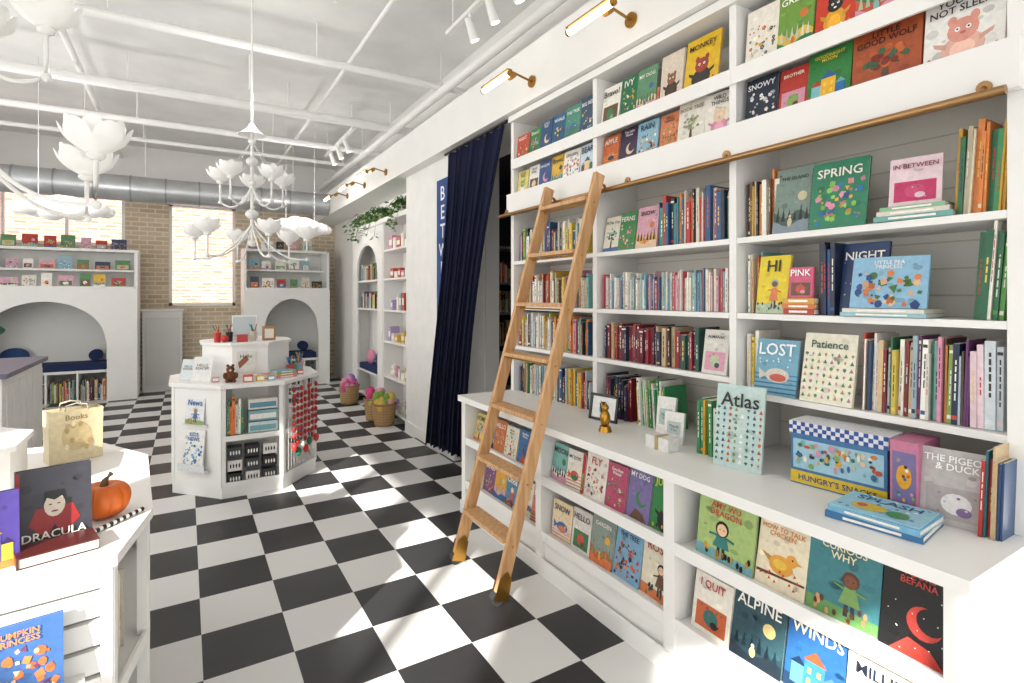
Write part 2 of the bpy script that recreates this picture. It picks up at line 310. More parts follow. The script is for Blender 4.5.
for i,(a,b,z0,z1) in enumerate(bw):
    mb=MB(); n=3 if i==0 else 2
    for q in ((a,b,z0,z0+.05),(a,b,z1-.05,z1),(a,a+.05,z0,z1),(b-.05,b,z0,z1)): mb.box(q[0],q[1],YF+.04,YF+.1,q[2],q[3])
    if i==0:
        for k in range(1,n): x=a+(b-a)*k/n; mb.box(x-.02,x+.02,YF+.04,YF+.1,z0,z1)
    mb.obj('window_%d'%(i+5))
nb=MB(); nb.box(-6,8,15,15.4,-.1,5.5)
nb.obj('neighbour_building',BRICK2)
OY0,OY1=3.56,4.60
wall_obj('wall_right',[(XR,XR+.15,YB-.2,OY0,0,H),(XR,XR+.15,OY1,YF+.2,0,H),(XR,XR+.15,OY0,OY1,2.9,H)])
wall_obj('trim_bulkhead',[(2.05,XR,YB,YF-.07,2.91,3.3)])
wall_obj('trim_pier',[(2.17,XR,4.62,5.95,0,2.91)],attr_mat('painted_brick',.6,0,.07))
mb=MB(); mb.box(2.155,2.17,4.62,5.95,0,.12); mb.obj('baseboard_right')
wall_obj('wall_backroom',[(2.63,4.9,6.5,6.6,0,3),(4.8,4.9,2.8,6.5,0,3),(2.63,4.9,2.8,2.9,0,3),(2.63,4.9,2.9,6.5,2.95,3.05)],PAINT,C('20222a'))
mb=MB()
for x in (2.66,3.3,3.95,4.6): mb.box(x,x+.03,6.1,6.48,0,2.2,C('8a8a8a'))
for z in (.1,.5,.9,1.3,1.7,2.17): mb.box(2.66,4.63,6.1,6.48,z,z+.03,C('8a8a8a'))
for z in (.13,.53,.93,1.33,1.73):
    for x in (2.72,3.36,4.0): spines(mb,FR(x,6.14,z,0),.5,PALM,.15,.3,dep=.2)
mb.obj('backroom_bookshelf',PAPER)
# ---------------------------------------------------------------- ceiling services
mb=MB(); PW=C('f2f1ef')
for (y,z,r) in ((5.02,3.65,.035),(6.6,3.65,.05),(7.85,3.65,.04),(9.0,3.7,.03)):
    mb.cyl((XL,y,z),(2.47,y,z),r,col=PW)
    for x in (-2,-.5,1,2.2): mb.cyl((x,y,z),(x,y,3.99),.008,col=PW,n=6)
for (x,z,r) in ((2.2,3.6,.045),(-.9,3.8,.03),(1.35,3.8,.02)): mb.cyl((x,YB,z),(x,YF-.07,z),r,col=PW)
for x,y in ((.9,3.9),(.55,6.0)):
    mb.cyl((x,y,3.62),(x,y,3.98),.012,col=PW,n=8)
mb.obj('ceiling_pipes',PAINT)
mb=MB(); mb.cyl((XL+.01,9.4,3.08),(2.04,9.4,3.08),.18,col=C('c8cbce'),n=24)
for k in range(12): mb.cyl((XL+.2+k*.42,9.4,3.08),(XL+.22+k*.42,9.4,3.08),.188,col=C('a5a8ab'),n=24)
for x in (-2.5,-.5,1.5): mb.cyl((x,9.4,3.2),(x,9.4,3.99),.01,col=PW)
mb.obj('air_duct',attr_mat('galvanized',.35,.7,.15))
mb=MB(); mb.cyl((.33,4.0,3.72),(.33,4.0,3.99),.01,col=C('444444')); mb.cyl((.33,4.0,3.66),(.33,4.0,3.74),.03,.015,col=C('333333')); mb.obj('sprinkler_head',PAINT)
for ys in ((2.95,3.27,3.58),(7.2,7.6,8.0)):
    mb=MB(); mb.box(1.78,1.82,ys[0]-.4,ys[2]+.4,3.64,3.67,WH); 
    mb.cyl((1.8,ys[0]-.3,3.66),(1.8,ys[0]-.3,3.99),.008,col=WH); mb.cyl((1.8,ys[2]+.3,3.66),(1.8,ys[2]+.3,3.99),.008,col=WH)
    for y in ys:
        mb.cyl((1.8,y,3.64),(1.8,y,3.56),.012,col=WH); mb.cyl((1.78,y,3.60),(1.84,y,3.45),.025,.038,col=WH,n=16); mb.cyl((1.838,y,3.454),(1.842,y,3.445),.03,col=C('fff6e6'),n=16,m=1)
    mb.obj('track_light',[PAINT,GLOW])
for y in (1.13,2.15,3.12,6.3,7.2,8.1):
    mb=MB(); BR=C('a87c3c')
    mb.cyl((2.05,y,3.03),(2.035,y,3.03),.04,col=BR,n=20); mb.tube([(2.04,y,3.03),(1.9,y,3.06),(1.78,y,2.99)],.008,BR,8)
    mb.cyl((1.86,y,3.02),(1.90,y,3.05),.022,col=BR)
    mb.cyl((1.76,y-.17,2.965),(1.76,y+.17,2.965),.018,col=C('fff1dc'),n=12,m=1)
    mb.box(1.742,1.778,y-.18,y+.18,2.984,2.992,BR)
    for q in (-1,1): mb.cyl((1.76,y+q*.17,2.965),(1.76,y+q*.185,2.965),.019,col=BR)
    mb.obj('picture_light',[METAL,GLOW])
# ---------------------------------------------------------------- big built-in bookcase
bk=MB(); YS=[.6,1.57,2.53,3.49]; XF=2.11
PWD=[.02,.018,.018,.02]
for i,y in enumerate(YS): bk.box(XF,2.44,y-PWD[i],y+PWD[i],.8405,2.86)
bk.box(2.441,2.475,.58,3.51,0,2.9,C('ede9e0'))
for k in range(16): bk.box(2.4385,2.4405,.63,3.46,.95+k*.1,.956+k*.1,C('d5cec0'))
bk.box(2.09,2.4405,.57,3.52,2.861,2.905)
BAYSH=[(1.11,1.454,1.79),(1.16,1.454,1.79),(1.16,1.454,1.79)]
for b in range(3):
    y0,y1=YS[b]+.0205,YS[b+1]-.0205
    for z in BAYSH[b]: bk.box(XF+.002,2.44,y0,y1,z-.005,z+.02)
    bk.box(XF+.002,2.44,y0,y1,2.53,2.555); bk.box(2.26,2.275,y0,y1,2.3005,2.5295,C('eceae6')); bk.box(2.12,2.44,y0,y1,2.275,2.3)
    bk.box(XF-.014,XF-.0005,y0-.02,y1+.02,2.50,2.572)
bk.box(2.07,2.1095,.58,3.51,2.16,2.312)
bk.box(1.67,2.44,.56,3.52,.80,.84)
for i,y in enumerate(YS): bk.box(1.70,2.44,y-.028,y+.028,0,.7995)
for b in range(3):
    y0,y1=YS[b]+.0285,YS[b+1]-.0285
    for z in (.505,.195): bk.box(1.716,2.079,y0,y1,z,z+.025); bk.box(1.703,1.7155,y0,y1,z-.012,z+.04)
    bk.box(1.72,1.74,y0,y1,0,.1945); bk.box(2.08,2.1,y0,y1,0,.7995)
bk.box(1.686,1.6995,.572,3.518,0,.09)
bk.obj('built_in_bookcase',PAINT,bevel=.002)
mb=MB(); RC=C('a8845a'); mb.cyl((2.035,.6,2.15),(2.035,3.56,2.15),.014,col=RC,n=14)
for y in (.66,1.57,2.2,2.95,3.5):
    mb.cyl((2.035,y,2.15),(2.07,y,2.18),.009,col=RC); mb.cyl((2.062,y,2.18),(2.07,y,2.18),.02,col=RC)
mb.obj('ladder_rail',METAL)
mb=MB(); y0,y1=2.36,2.85; xb,xt=1.34,2.0; zt=2.24; ang=math.atan2(xt-xb,zt)
L=math.hypot(xt-xb,zt)
for y in (y0,y1):
    M=Matrix.Translation((xb,y,0))@Matrix.Rotation(ang,4,'Y'); mb.box(-.033,.033,-.014,.014,.03,L,WH,M)
for k in range(7):
    z=.3*(k+1); x=xb+(xt-xb)*z/zt
    mb.box(x-.05,x+.05,y0+.0145,y1-.0145,z-.011,z+.011,WH)
for k in range(7):
    z=.3*(k+1)-.025; x=xb+(xt-xb)*z/zt; mb.cyl((x,y0-.018,z),(x,y1+.018,z),.005,col=C('c79a4a'),m=1)
for y in (y0,y1):
    mb.cyl((xb-.005,y-.02,.035),(xb-.005,y+.02,.035),.034,col=C('2b2b2b'),n=20,m=2)
    M=Matrix.Translation((xb,y,0))@Matrix.Rotation(ang,4,'Y')
    for q in (-1,1): mb.add([(-.04,q*.0205,.02),(.045,q*.0205,.02),(.036,q*.0205,.13),(.0,q*.0205,.17),(-.036,q*.0205,.13)],[(0,1,2,3,4)],C('b98a42'),M,1)
    mb.box(-.036,.036,-.02,.02,.02,.03,C('b98a42'),M,1)
    mb.tube([(xt-.01,y,2.12),(2.0,y,2.19),(2.035,y,2.18),(2.06,y,2.15)],.009,C('b98a42'),8,m=1)
mb.obj('rolling_library_ladder',[OAK,METAL,PAINT],bevel=.002)
# ---- face-out ledges above the rail
XA=2.125
face_row('picture_book_row',XA,1.525,2.3,[(.15,.205,'1d2538','flower','SNOWY','f4f4f4',['ffffff','c9d6e6','8aa0c0','ffffff']),(.125,.2,'b8382c','plain','BROTHER'),(.165,.22,'2f7d3c','house','GOODNIGHT\nMOON','f2d24a',['d8402f','f0b429','2a6fb0','7cc0c8']),(.225,.225,'a8502a','tree','LITTLE\nGOOD WOLF','1a1a1a',['5a2a1c','7a2a1c','2f5f3f','c8642a']),(.215,.24,'f1efea','char','YOU ARE\nNOT SLEEPY','222222',['e9b6a6','e09a8a','c86a6a','e3b9a8'])],lean=7)
face_row('picture_book_row',XA,1.525,2.555,[(.15,.26,'efe9dc','flower','','222222',['c8402f','27598c','222222','e0a429']),(.15,.27,'6f9a3e','hill','GREEN',None,['e0c040','2f7f4f','d8743b','f4efe0']),(.15,.27,'cc3a24','char','DOT','ffffff',['e0a429','1d1d1d','ffffff','d8743b']),(.16,.27,'2c7a4b','hill'),(.15,.27,'d7b3a0','char'),(.12,.27,'3a6fa5','night')],lean=7)
face_row('picture_book_row',XA,2.50,2.3,[(.14,.2,'c9642e','char'),(.14,.21,'3b2a4a','night'),(.15,.2,'8ebbd0','hill'),(.13,.2,'d9855a','flower'),(.16,.22,'e6e2d6','tree','BOOK TREE','8a6d4a',['c9c2a8','a9a08a','8a9a6a','c0b8a0']),(.16,.21,'e9e4d8','char')],lean=7)
face_row('picture_book_row',XA,2.50,2.555,[(.15,.24,'f1ede2','plain'),(.13,.24,'1f6f4a','flower','IVY','f1ede2',['f0b429','8bbf5a','ffffff','d8402f']),(.14,.24,'5f8f6a','hill'),(.02,.2,'333333','plain',''),(.15,.25,'d9ccbb','char','','222222',['3a2a1c','8a5a3a','d8402f','222222']),(.2,.27,'e2b81e','char','MONKEY','222222',['1d1d1d','9a3a2a','d8402f','1d1d1d'])],lean=7)
face_row('picture_book_row',XA,3.455,2.3,[(.14,.18,'e3d27a','char'),(.13,.19,'f3efe6','plain'),(.14,.19,'2a4f8c','night'),(.14,.2,'e0b43c','hill'),(.16,.2,'f4efe6','char'),(.15,.2,'c9dbe8','house')],lean=7)
face_row('picture_book_row',XA,3.455,2.555,[(.15,.19,'c6452b','flower'),(.13,.2,'3a7f46','hill'),(.14,.22,'274f7a','night'),(.14,.22,'1b5c86','hill'),(.15,.23,'3c8f7a','char'),(.15,.24,'2a4c6e','flower')],lean=7)
# ---- bay 1 shelves
ZA,ZB_,ZC=1.811,1.475,1.131
srow('book_row',2.15,1.535,1.37,ZA,['e58a3a','f3efe4','6b4a2e','d1a232','222222','f3efe4'],.22,.29)
one_book('picture_book',2.13,1.31,ZA,.165,.275,'7f9389','hill','THE ISLAND','2a2f2c',['4a5f58','8997a0','d0c8a0','2a3a34'])
mb=MB(); M=FR(2.11,1.12,ZA+.001,-86,10); cover(mb,M,.2,.265,.02,C('2f8060'),'busy','SPRING',C('f3efe4'),[C('d890a8'),C('2a6fa0'),C('e0a840'),C('8bbf5a')])
for k in range(18): mb.tube([(-.1,-.002,.012+k*.014),(-.108,.01,.012+k*.014),(-.1,.022,.012+k*.014)],.0015,C('333333'),5,M)
mb.obj('spiral_notebook',PAPER)
zz=stack('book_stack',2.11,.87,ZA,[(.23,.17,.018,'6fa6a0'),(.21,.16,.016,'d9d4c8'),(.19,.15,.014,'8ab990')])
one_book('picture_book',2.13,.87,zz,.15,.17,'e8d0d6','plain','IN BETWEEN','8a2a50',['c63a6a','d0507a','e7c7d2'],deg=-82)
srow('book_row',2.13,.765,.635,ZA,['d1a232','2f6f4f','222222','d8ccb0','3a8f5a','d9823f','f3efe4'],.25,.31,lean=3,tmax=.018)
srow('book_row',2.16,1.535,1.42,ZB_,['f3efe4','7ec2c4','c9b08a','e9e9e0','a5402a'],.2,.27)
one_book('picture_book',2.13,1.40,ZB_,.14,.25,'e8cf2a','kid','HI','222222')
zz=stack('book_stack',2.115,1.27,ZB_,[(.13,.15,.022,'b83a2b'),(.13,.15,.02,'d57a3a'),(.13,.15,.022,'d9a23a')])
one_book('picture_book',2.13,1.27,zz,.1,.125,'d0577a','plain','PINK','ffffff',lean=5)
srow('book_row',2.13,1.20,1.14,ZB_,['27598c','3a7fb8','1f2a44'],.25,.29)
one_book('picture_book',2.16,1.055,ZB_,.16,.28,'1d3a66','night','NIGHT',None,['e8d88a','ffffff','2f7f4f','e8743b'])
stack('book_stack',2.10,.96,ZB_,[(.27,.16,.014,'98c4d0'),(.26,.16,.014,'e1dfd6')])
one_book('picture_book',2.115,.95,ZB_+.031,.235,.19,'8fbcd8','busy','LITTLE PEA\nPRINCESS','f4f4f0',['4a8040','e0b890','d57a3a','2a4f90'],deg=-84,lean=14)
srow('book_row',2.13,.715,.635,ZB_,['5a9a4a','d8c84a','f3efe4','2f6f4f'],.25,.31,lean=4)
srow('book_row',2.16,1.535,1.47,ZC,['f3efe4','e1c24a','e9e4d8'],.2,.27)
one_book('picture_book',2.13,1.385,ZC,.19,.235,'6fa8c0','fish','LOST','ffffff',['d8d0c0','c8503c','f3efe4','2f6f9f'])
one_book('picture_book',2.115,1.165,ZC,.2,.275,'ece7d2','grid','Patience','3a5a4a',['6f9a4e','d898a8','5a8a6a','c8a45b'],lean=11)
srow('book_row',2.13,1.045,.725,ZC,PALM,.22,.285,tmin=.006,tmax=.018,lean=1.5)
srow('book_row',2.13,.72,.64,ZC,['f3efe4','e8cfd7','dfe8ee'],.24,.28,tmin=.015,tmax=.03)
# ---- bay 2
ZC2=1.181
face_row('picture_book_row',2.13,2.49,ZA,[(.13,.21,'e6e0ce','char'),(.13,.22,'3f8a52','flower','FERNS'),(.15,.23,'d9a7b6','hill')],lean=9)
srow('book_row',2.13,2.05,1.60,ZA,['b8322e','b8322e','2f8f8c','d9d2c0','d9823f','27598c','c8322e','222a3a'],.2,.27,tmax=.03)
srow('book_row',2.13,2.48,1.62,ZB_,['efe6e0','d9a9b5','9fc0bc','b8485a','f3efe4','7fa6b8','5a6a8a','e6e0d2'],.16,.21,tmax=.016)
srow('book_row',2.13,2.48,1.78,ZC2,['7a1f2a','8f2a38','222a44','5a1f3a','2f4f4a','a5323a','3a2a2a','c9b08a'],.17,.215,tmin=.012,tmax=.03)
one_book('picture_book',2.13,1.69,ZC2,.14,.21,'d9d6ce','plain','ALMANAC','333333')
srow('book_row',2.13,2.47,2.24,.84,['1f2a44','27598c','30304a','7a1f2a'],.19,.25,tmin=.012,tmax=.03)
srow('book_row',2.13,2.2,1.98,.84,['2f8f5a','d7b93a','8fb06a','f3efe4'],.2,.26,lean=-4)
# ---- bay 3
for z in (ZA,ZB_,ZC2): srow('book_row',2.13,3.44,2.62,z,PALM,.17,.25,tmax=.028)
srow('book_row',2.13,3.44,2.6,.84,PALM,.17,.25,tmax=.03)
# ---- counter display
one_book('picture_book',1.93,1.42,.84,.2,.34,'bcd3cf','grid','Atlas','222222',['3a6f6a','c8643b','f7f4ea','47698c','8aa65a'],deg=-78,lean=8)
srow('book_row',1.97,1.66,1.54,.84,['e58a3a','f3efe4','3a8f5a','d1a232'],.2,.27)
mb=MB(); M=FR(2.0,1.06,.841,-84)
mb.box(-.16,.16,0,.13,.0,.19,C('3f74a4'),M); mb.box(-.165,.165,-.004,.134,.19,.235,C('e4e6ea'),M)
for i in range(22):
    for j in range(3):
        if (i+j)%2: mb.fpoly([(-.165+i*.015,.19+j*.015),(-.15+i*.015,.19+j*.015),(-.15+i*.015,.205+j*.015),(-.165+i*.015,.205+j*.015)],-.005,C('2b4f9a'),M)
mb.fpoly([(-.15,.06),(.15,.06),(.15,.17),(-.15,.17)],-.001,C('9fc8d8'),M); mb.fpoly([(-.16,.005),(.16,.005),(.16,.05),(-.16,.05)],-.001,C('d8b92e'),M)
for k in range(60): mb.disc(R.uniform(-.14,.14),R.uniform(.07,.16),R.uniform(.004,.012),R.uniform(.005,.014),-.0015-.0001*k,shade(ACC[k%len(ACC)],.9),M,7)
mb.text("HUNGRY'S SNACKS",0,.028,.26,.035,-.002,C('1f3a7a'),M)
mb.obj('gingham_book_box',PAPER,bevel=.002)
mb=MB(); M=FR(2.0,.845,.841,-88); mb.box(-.04,.04,0,.17,0,.235,C('c87a98'),M); mb.fpoly([(-.033,.02),(.033,.02),(.033,.2),(-.033,.2)],-.001,C('7a6fa0'),M); mb.disc(0,.12,.022,.04,-.002,C('e0a429'),M)
for k in range(14): mb.disc(R.uniform(-.028,.028),R.uniform(.03,.19),.005,.006,-.003,ACC[k%len(ACC)],M,6)
mb.obj('boxed_book_set',PAPER)
mb=MB(); M=FR(2.02,.715,.841,-80,8); cover(mb,M,.19,.23,.012,C('b9b5b3'),'plain','THE PIGEON\n& DUCK',C('ffffff'),[C('a9a2a2'),C('dfdede'),C('7a5f90')]); mb.obj('picture_book',PAPER)
zz=stack('book_stack',1.78,.84,.84,[(.26,.21,.02,'3d76a6'),(.25,.2,.018,'7cb6d6')],deg=-84)
mb=MB(); M=Matrix.Translation((1.78,.84,zz))@Matrix.Rotation(math.radians(-84),4,'Z')@Matrix.Rotation(math.radians(-90),4,'X')
mb.box(-.12,.12,-.004,0,.005,.19,C('99ccdf'),M); mb.text('SPLASH',0,.15,.2,.04,-.005,C('1f4a7a'),M); mb.disc(-.03,.07,.05,.035,-.005,C('d8b92e'),M); mb.disc(.05,.06,.03,.03,-.006,C('3a8f5a'),M); mb.disc(-.05,.075,.015,.015,-.006,C('c8402f'),M)
for k in range(20): mb.disc(R.uniform(-.11,.11),R.uniform(.01,.18),.006,.006,-.0045,C(['ffffff','5a9ac0','2f6f9f'][k%3]),M,6)
mb.obj('picture_book',PAPER)
srow('book_row',2.0,.655,.60,.84,['1f6f7a','b8322e','27598c','c9b08a','2f4f7a'],.22,.27,tmin=.006,tmax=.012,lean=2)
mb=MB(); M=FR(2.02,2.36,.841,-80,10); BK=C('1c1c1c')
for q in ((-.1,.1,0,.015),(-.1,.1,.135,.15),(-.1,-.085,0,.15),(.085,.1,0,.15)): mb.box(q[0],q[1],0,.012,q[2],q[3],BK,M)
mb.box(-.09,.09,.006,.01,.01,.14,C('eef0ee'),M); mb.disc(0,.07,.03,.04,.004,C('5aa0b0'),M); mb.box(-.01,.01,.012,.05,0,.1,BK,FR(2.02,2.36,.841,-80,-10)); mb.obj('framed_picture',PAPER)
mb=MB(); G=C('b98a3a'); x,y=1.88,2.17
mb.cyl((x,y,.841),(x,y,.87),.035,.028,col=G,n=16); mb.sph((x,y,.91),(.028,.028,.045),G); mb.sph((x,y,.965),.02,G); mb.cyl((x-.01,y-.012,.975),(x-.012,y-.018,1.0),.006,.002,col=G); mb.cyl((x-.01,y+.012,.975),(x-.012,y+.018,1.0),.006,.002,col=G); mb.obj('brass_cat_figurine',METAL)
mb=MB()
for (yy,h,xx) in ((1.93,.2,2.06),(1.82,.15,2.0)):
    M=FR(xx,yy,.841,-75,8); mb.box(-.05,.05,0,.02,0,h,C('ecebe6'),M); mb.fpoly([(-.035,h*.3),(.035,h*.3),(.035,h*.7),(-.035,h*.7)],-.001,C('b8c8c4'),M); mb.text('Thank\nYou',0,h*.5,.05,.04,-.002,C('555555'),M)
mb.box(1.86,1.93,1.72,1.86,.841,.9,C('e4e3e0')); mb.box(1.857,1.933,1.78,1.80,.8405,.903,C('b8a070')); mb.obj('gift_boxes',PAPER)
# ---- lower cabinet rows
XC=1.745
face_row('picture_book_row',XC,1.475,.53,[(.255,.235,'a9c37a','kid','AMY WU\nDRAGON','c8402f',['3a7f7c','e0a429','1d1d1d','7cb0b8']),(.185,.235,'ece0c4','bird','HOW TO TALK\nCHICKEN','d07a2a',['e0a040','e8c04a','c8402f','e0a030']),(.215,.25,'3f8088','kid','CURIOUS\nWHY','f3e7c0',['7aa05a','d8a070','5a3a2a','6a9a5a']),(.185,.255,'18181a','night','YOURS\nBEFANA','c8443a',['c8443a','ffffff','c8443a','ffffff'])],lean=9,gap=.003)
srow('book_row',1.93,1.535,1.1,.53,['3f8a52','2f7f5a','6fa06a','8ab44a'],.2,.25,tmin=.02,tmax=.04,dep=.1)
face_row('picture_book_row',XC,1.5,.22,[(.18,.22,'efe9dc','plain','I QUIT','b8322e',['c8643b','3a6f6a','222222']),(.2,.25,'2f4f58','hill','ALPINE',None,['24404a','1d2a34','d8c080','16303a']),(.2,.25,'2a5f9a','house','WINDS','f0e6c0',['1f3a5a','3a7fb8','c8643b','5a8fb8']),(.18,.22,'e6dcc4','char','MILLIE'),(.1,.2,'9a9aa0','plain')],lean=10,gap=.003)
face_row('picture_book_row',XC,2.49,.53,[(.15,.2,'7cb0a8','hill'),(.12,.2,'e9e4d8','char'),(.02,.2,'b8322e','plain',''),(.16,.22,'e8e2d8','char','FLY','b8322e'),(.14,.21,'b44a6a','flower'),(.15,.24,'7a6fa0','night'),(.175,.245,'2a7f42','char','JUNGLE','d8e04a',['1a1a1a','2f7f4f','f0b429','1a1a1a'])],lean=9,gap=.003)
face_row('picture_book_row',XC,2.47,.22,[(.17,.2,'e8d4b0','char'),(.15,.21,'ddd8d0','plain'),(.16,.23,'8a9890','hill'),(.18,.24,'7caac8','char'),(.19,.26,'e6ddc8','kid','ROSIE','b84a3a')],lean=9,gap=.003)
face_row('picture_book_row',XC,3.45,.53,[(.15,.19,'d9c46a','char'),(.14,.2,'5a90a0','hill'),(.14,.2,'c8743b','flower'),(.15,.19,'e6e0ce','char'),(.14,.2,'3a6fa5','night'),(.13,.2,'6f9e4a','hill')],lean=10)
face_row('picture_book_row',XC,3.45,.22,[(.15,.2,'e6dec8','char'),(.14,.2,'7a4f7a','flower'),(.14,.22,'d9a03a','hill'),(.15,.2,'4a7fa0','char'),(.14,.2,'dfe8e0','hill'),(.13,.2,'d07a6a','char')],lean=10)
# ---------------------------------------------------------------- curtain, banner
mb=MB()
def cur(u,v):
    s=1-(1-v)**1.8
    x=2.10+(-.035+.09*u)*s; y=(4.63+(.50)*s*v)*(1-u)+(3.58+.82*s)*u
    k=math.sin(u*2*math.pi*9+v*1.2)+.4*math.sin(u*31+2)
    return (x+k*.024,y+.02*math.cos(u*2*math.pi*9)*(1+v),2.87-(2.80)*v)
mb.surf(cur,150,30,C('101738')); mb.obj('navy_curtain',FABRIC,solid=.004)
mb=MB(); mb.cyl((2.10,3.55,2.885),(2.10,4.7,2.885),.012,col=C('444444')); mb.obj('curtain_rod',METAL)
mb=MB(); M=FR(2.155,4.88,1.28,-90); mb.box(-.15,.15,0,.008,0,1.42,C('35548c'),M); 
for k,ch in enumerate('BETWEEN'): mb.text(ch,0,1.28-k*.185,.19,.14,-.002,C('f0f2f6'),M)
mb.obj('wall_banner',FABRIC)
# ---------------------------------------------------------------- right wall shelving beyond the pier
mb=MB()
def shelf_unit(mb,y0,y1,x0,x1,zt,zs):
    for y in (y0,y1-.03): mb.box(x0,x1,y,y+.03,0,zt)
    mb.box(x1-.015,x1,y0+.03,y1-.03,0,zt)
    for z in zs: mb.box(x0+.002,x1-.016,y0+.031,y1-.031,z,z+.025)
    mb.box(x0-.02,x1,y0-.01,y1+.01,zt,zt+.06)
shelf_unit(mb,5.97,6.9,2.2,2.475,2.5,(.08,.5,.95,1.35,1.75,2.12)); mb.obj('tall_shelf_unit',bevel=.002)
mb=MB()
for z in (.105,.525,.975,1.375,1.775,2.145):
    y=6.08
    while y<6.72:
        w=R.uniform(.06,.13); h=R.uniform(.08,.22); c=C(R.choice(['d898b0','8cb0b8','f4efe0','e0b449','c8503f','8baf5a','b9a0d0','f4efe0','e6e0d4']))
        k=R.random()
        if k<.6: mb.box(2.24,2.36,y,y+w,z,z+h,c); mb.box(2.238,2.24,y+.01,y+w-.01,z+h*.3,z+h*.7,C('fbf8f0'))
        else: mb.sph((2.3,y+w/2,z+w*.4),w*.4,c,10); mb.sph((2.3,y+w/2,z+w*.95),w*.3,c,10); mb.sph((2.3,y+w*.25,z+w*1.2),w*.1,c,8); mb.sph((2.3,y+w*.75,z+w*1.2),w*.1,c,8)
        y+=w+.03
mb.obj('toys_and_gifts',PAPER)
def arch_panel(mb,M,x0,x1,z1,a0,a1,spring,rise,y0,y1,n=20,col=WH,z0=0):
    mb.box(x0,a0,y0,y1,z0,z1,col,M); mb.box(a1,x1,y0,y1,z0,z1,col,M)
    zz=[spring+rise*math.sqrt(max(0,1-(2*i/n-1)**2)) for i in range(n+1)]
    for i in range(n):
        xa=a0+(a1-a0)*i/n; xc=a0+(a1-a0)*(i+1)/n
        vs=[(xa,y0,zz[i]),(xc,y0,zz[i+1]),(xc,y0,z1),(xa,y0,z1),(xa,y1,zz[i]),(xc,y1,zz[i+1]),(xc,y1,z1),(xa,y1,z1)]
        mb.add(vs,[(0,1,2,3),(7,6,5,4),(0,4,5,1),(3,2,6,7)],col,M)
mb=MB(); M=FR(2.2,8.4,0,-90)
arch_panel(mb,M,0,1.48,2.5,.22,1.26,1.85,.42,0,.03); mb.box(0,.03,.03,.27,0,2.5,WH,M); mb.box(1.45,1.48,.03,.27,0,2.5,WH,M); mb.box(.03,1.45,.25,.27,0,2.5,WH,M); mb.box(-.01,1.49,-.02,.27,2.5,2.56,WH,M)
for z in (.1,.45,1.35,1.75): mb.box(.03,1.45,.03,.25,z,z+.025,WH,M)
mb.obj('arched_display_niche')
mb=MB(); mb.box(.25,1.23,.04,.24,.476,.56,C('1d2b5c'),M); mb.sph((.5,.14,.66),(.14,.06,.11),C('d890a8'),14,M); mb.sph((.95,.14,.66),(.14,.06,.11),C('27598c'),14,M); mb.obj('bench_cushions',FABRIC)
mb=MB()
for z in (1.376,1.776): spines(mb,FR(2.24,8.1,z),.9,PALM,.15,.24,tmax=.03,dep=.15)
mb.obj('book_row',PAPER)
for (px,py) in ((2.27,6.3),(2.27,7.2),(2.27,8.0)):
    mb=MB(); z=2.561; mb.cyl((px,py,z),(px,py,z+.11),.05,.07,C('d8cfc0'),n=16); 
    for k in range(60):
        an=R.uniform(0,6.28); r=R.uniform(.05,.26); top=R.uniform(.05,.14); drop=R.uniform(.0,.3)
        ex=px+min(.1,r*math.cos(an)); ey=py+r*math.sin(an)*1.4; ez=z+top-(drop if ex<2.16 else 0)
        mb.tube([(px,py,z+.1),((px+ex)/2,(py+ey)/2,z+.12+top*.6),(ex,ey,ez)],.003,C('3f6b2f'),5)
        for q in range(6):
            a2=R.uniform(0,6.28); l=R.uniform(.035,.07); c0=Vector((ex,ey,ez))+Vector((R.uniform(-.04,.03),R.uniform(-.05,.05),R.uniform(-.03,.04)))
            d=Vector((math.cos(a2),math.sin(a2),R.uniform(-.7,.2)))*l; s_=Vector((-math.sin(a2),math.cos(a2),.2))*l*.4
            mb.add([c0,c0+d*.5+s_,c0+d,c0+d*.5-s_],[(0,1,2,3)],C(R.choice(['3f7a2f','5f9a3f','2f5f2a','7fae4f'])))
    mb.obj('potted_fern',LEAF)
def basket(x,y,cols,r=.14,h=.26):
    mb=MB(); 
    mb.surf(lambda u,v:(x+(r*(.8+.2*v)+.004*math.sin(u*125))*math.cos(2*math.pi*u),y+(r*(.8+.2*v)+.004*math.sin(u*125))*math.sin(2*math.pi*u),.002+h*v),60,8,C('b8966c'))
    mb.cyl((x,y,.002),(x,y,.02),r*.8,col=C('a07a50'))
    for j in range(8): mb.tube([(x+r*(.82+.025*j)*math.cos(a/16*6.283),y+r*(.82+.025*j)*math.sin(a/16*6.283),.02+j*h/8) for a in range(17)],.006,C('a8845a'),5)
    mb.tube([(x+r*math.cos(a/12*6.283),y+r*math.sin(a/12*6.283),h) for a in range(13)],.012,C('a07a50'),6)
    for k in range(18): 
        q=R.uniform(.035,.06); mb.sph((x+R.uniform(-.6,.6)*r,y+R.uniform(-.6,.6)*r,h+R.uniform(-.04,.09)),(q,q,q*R.uniform(.8,1.4)),C(R.choice(cols)),10)
    mb.obj('wicker_basket',FABRIC,solid=.006)
basket(2.04,6.35,['7fa04a','d898b0','d8b85a']); basket(2.04,6.7,['d898b0','c84a7a','b9c060']); basket(2.02,7.9,['c8558a','d898b0','9a6fc0'])
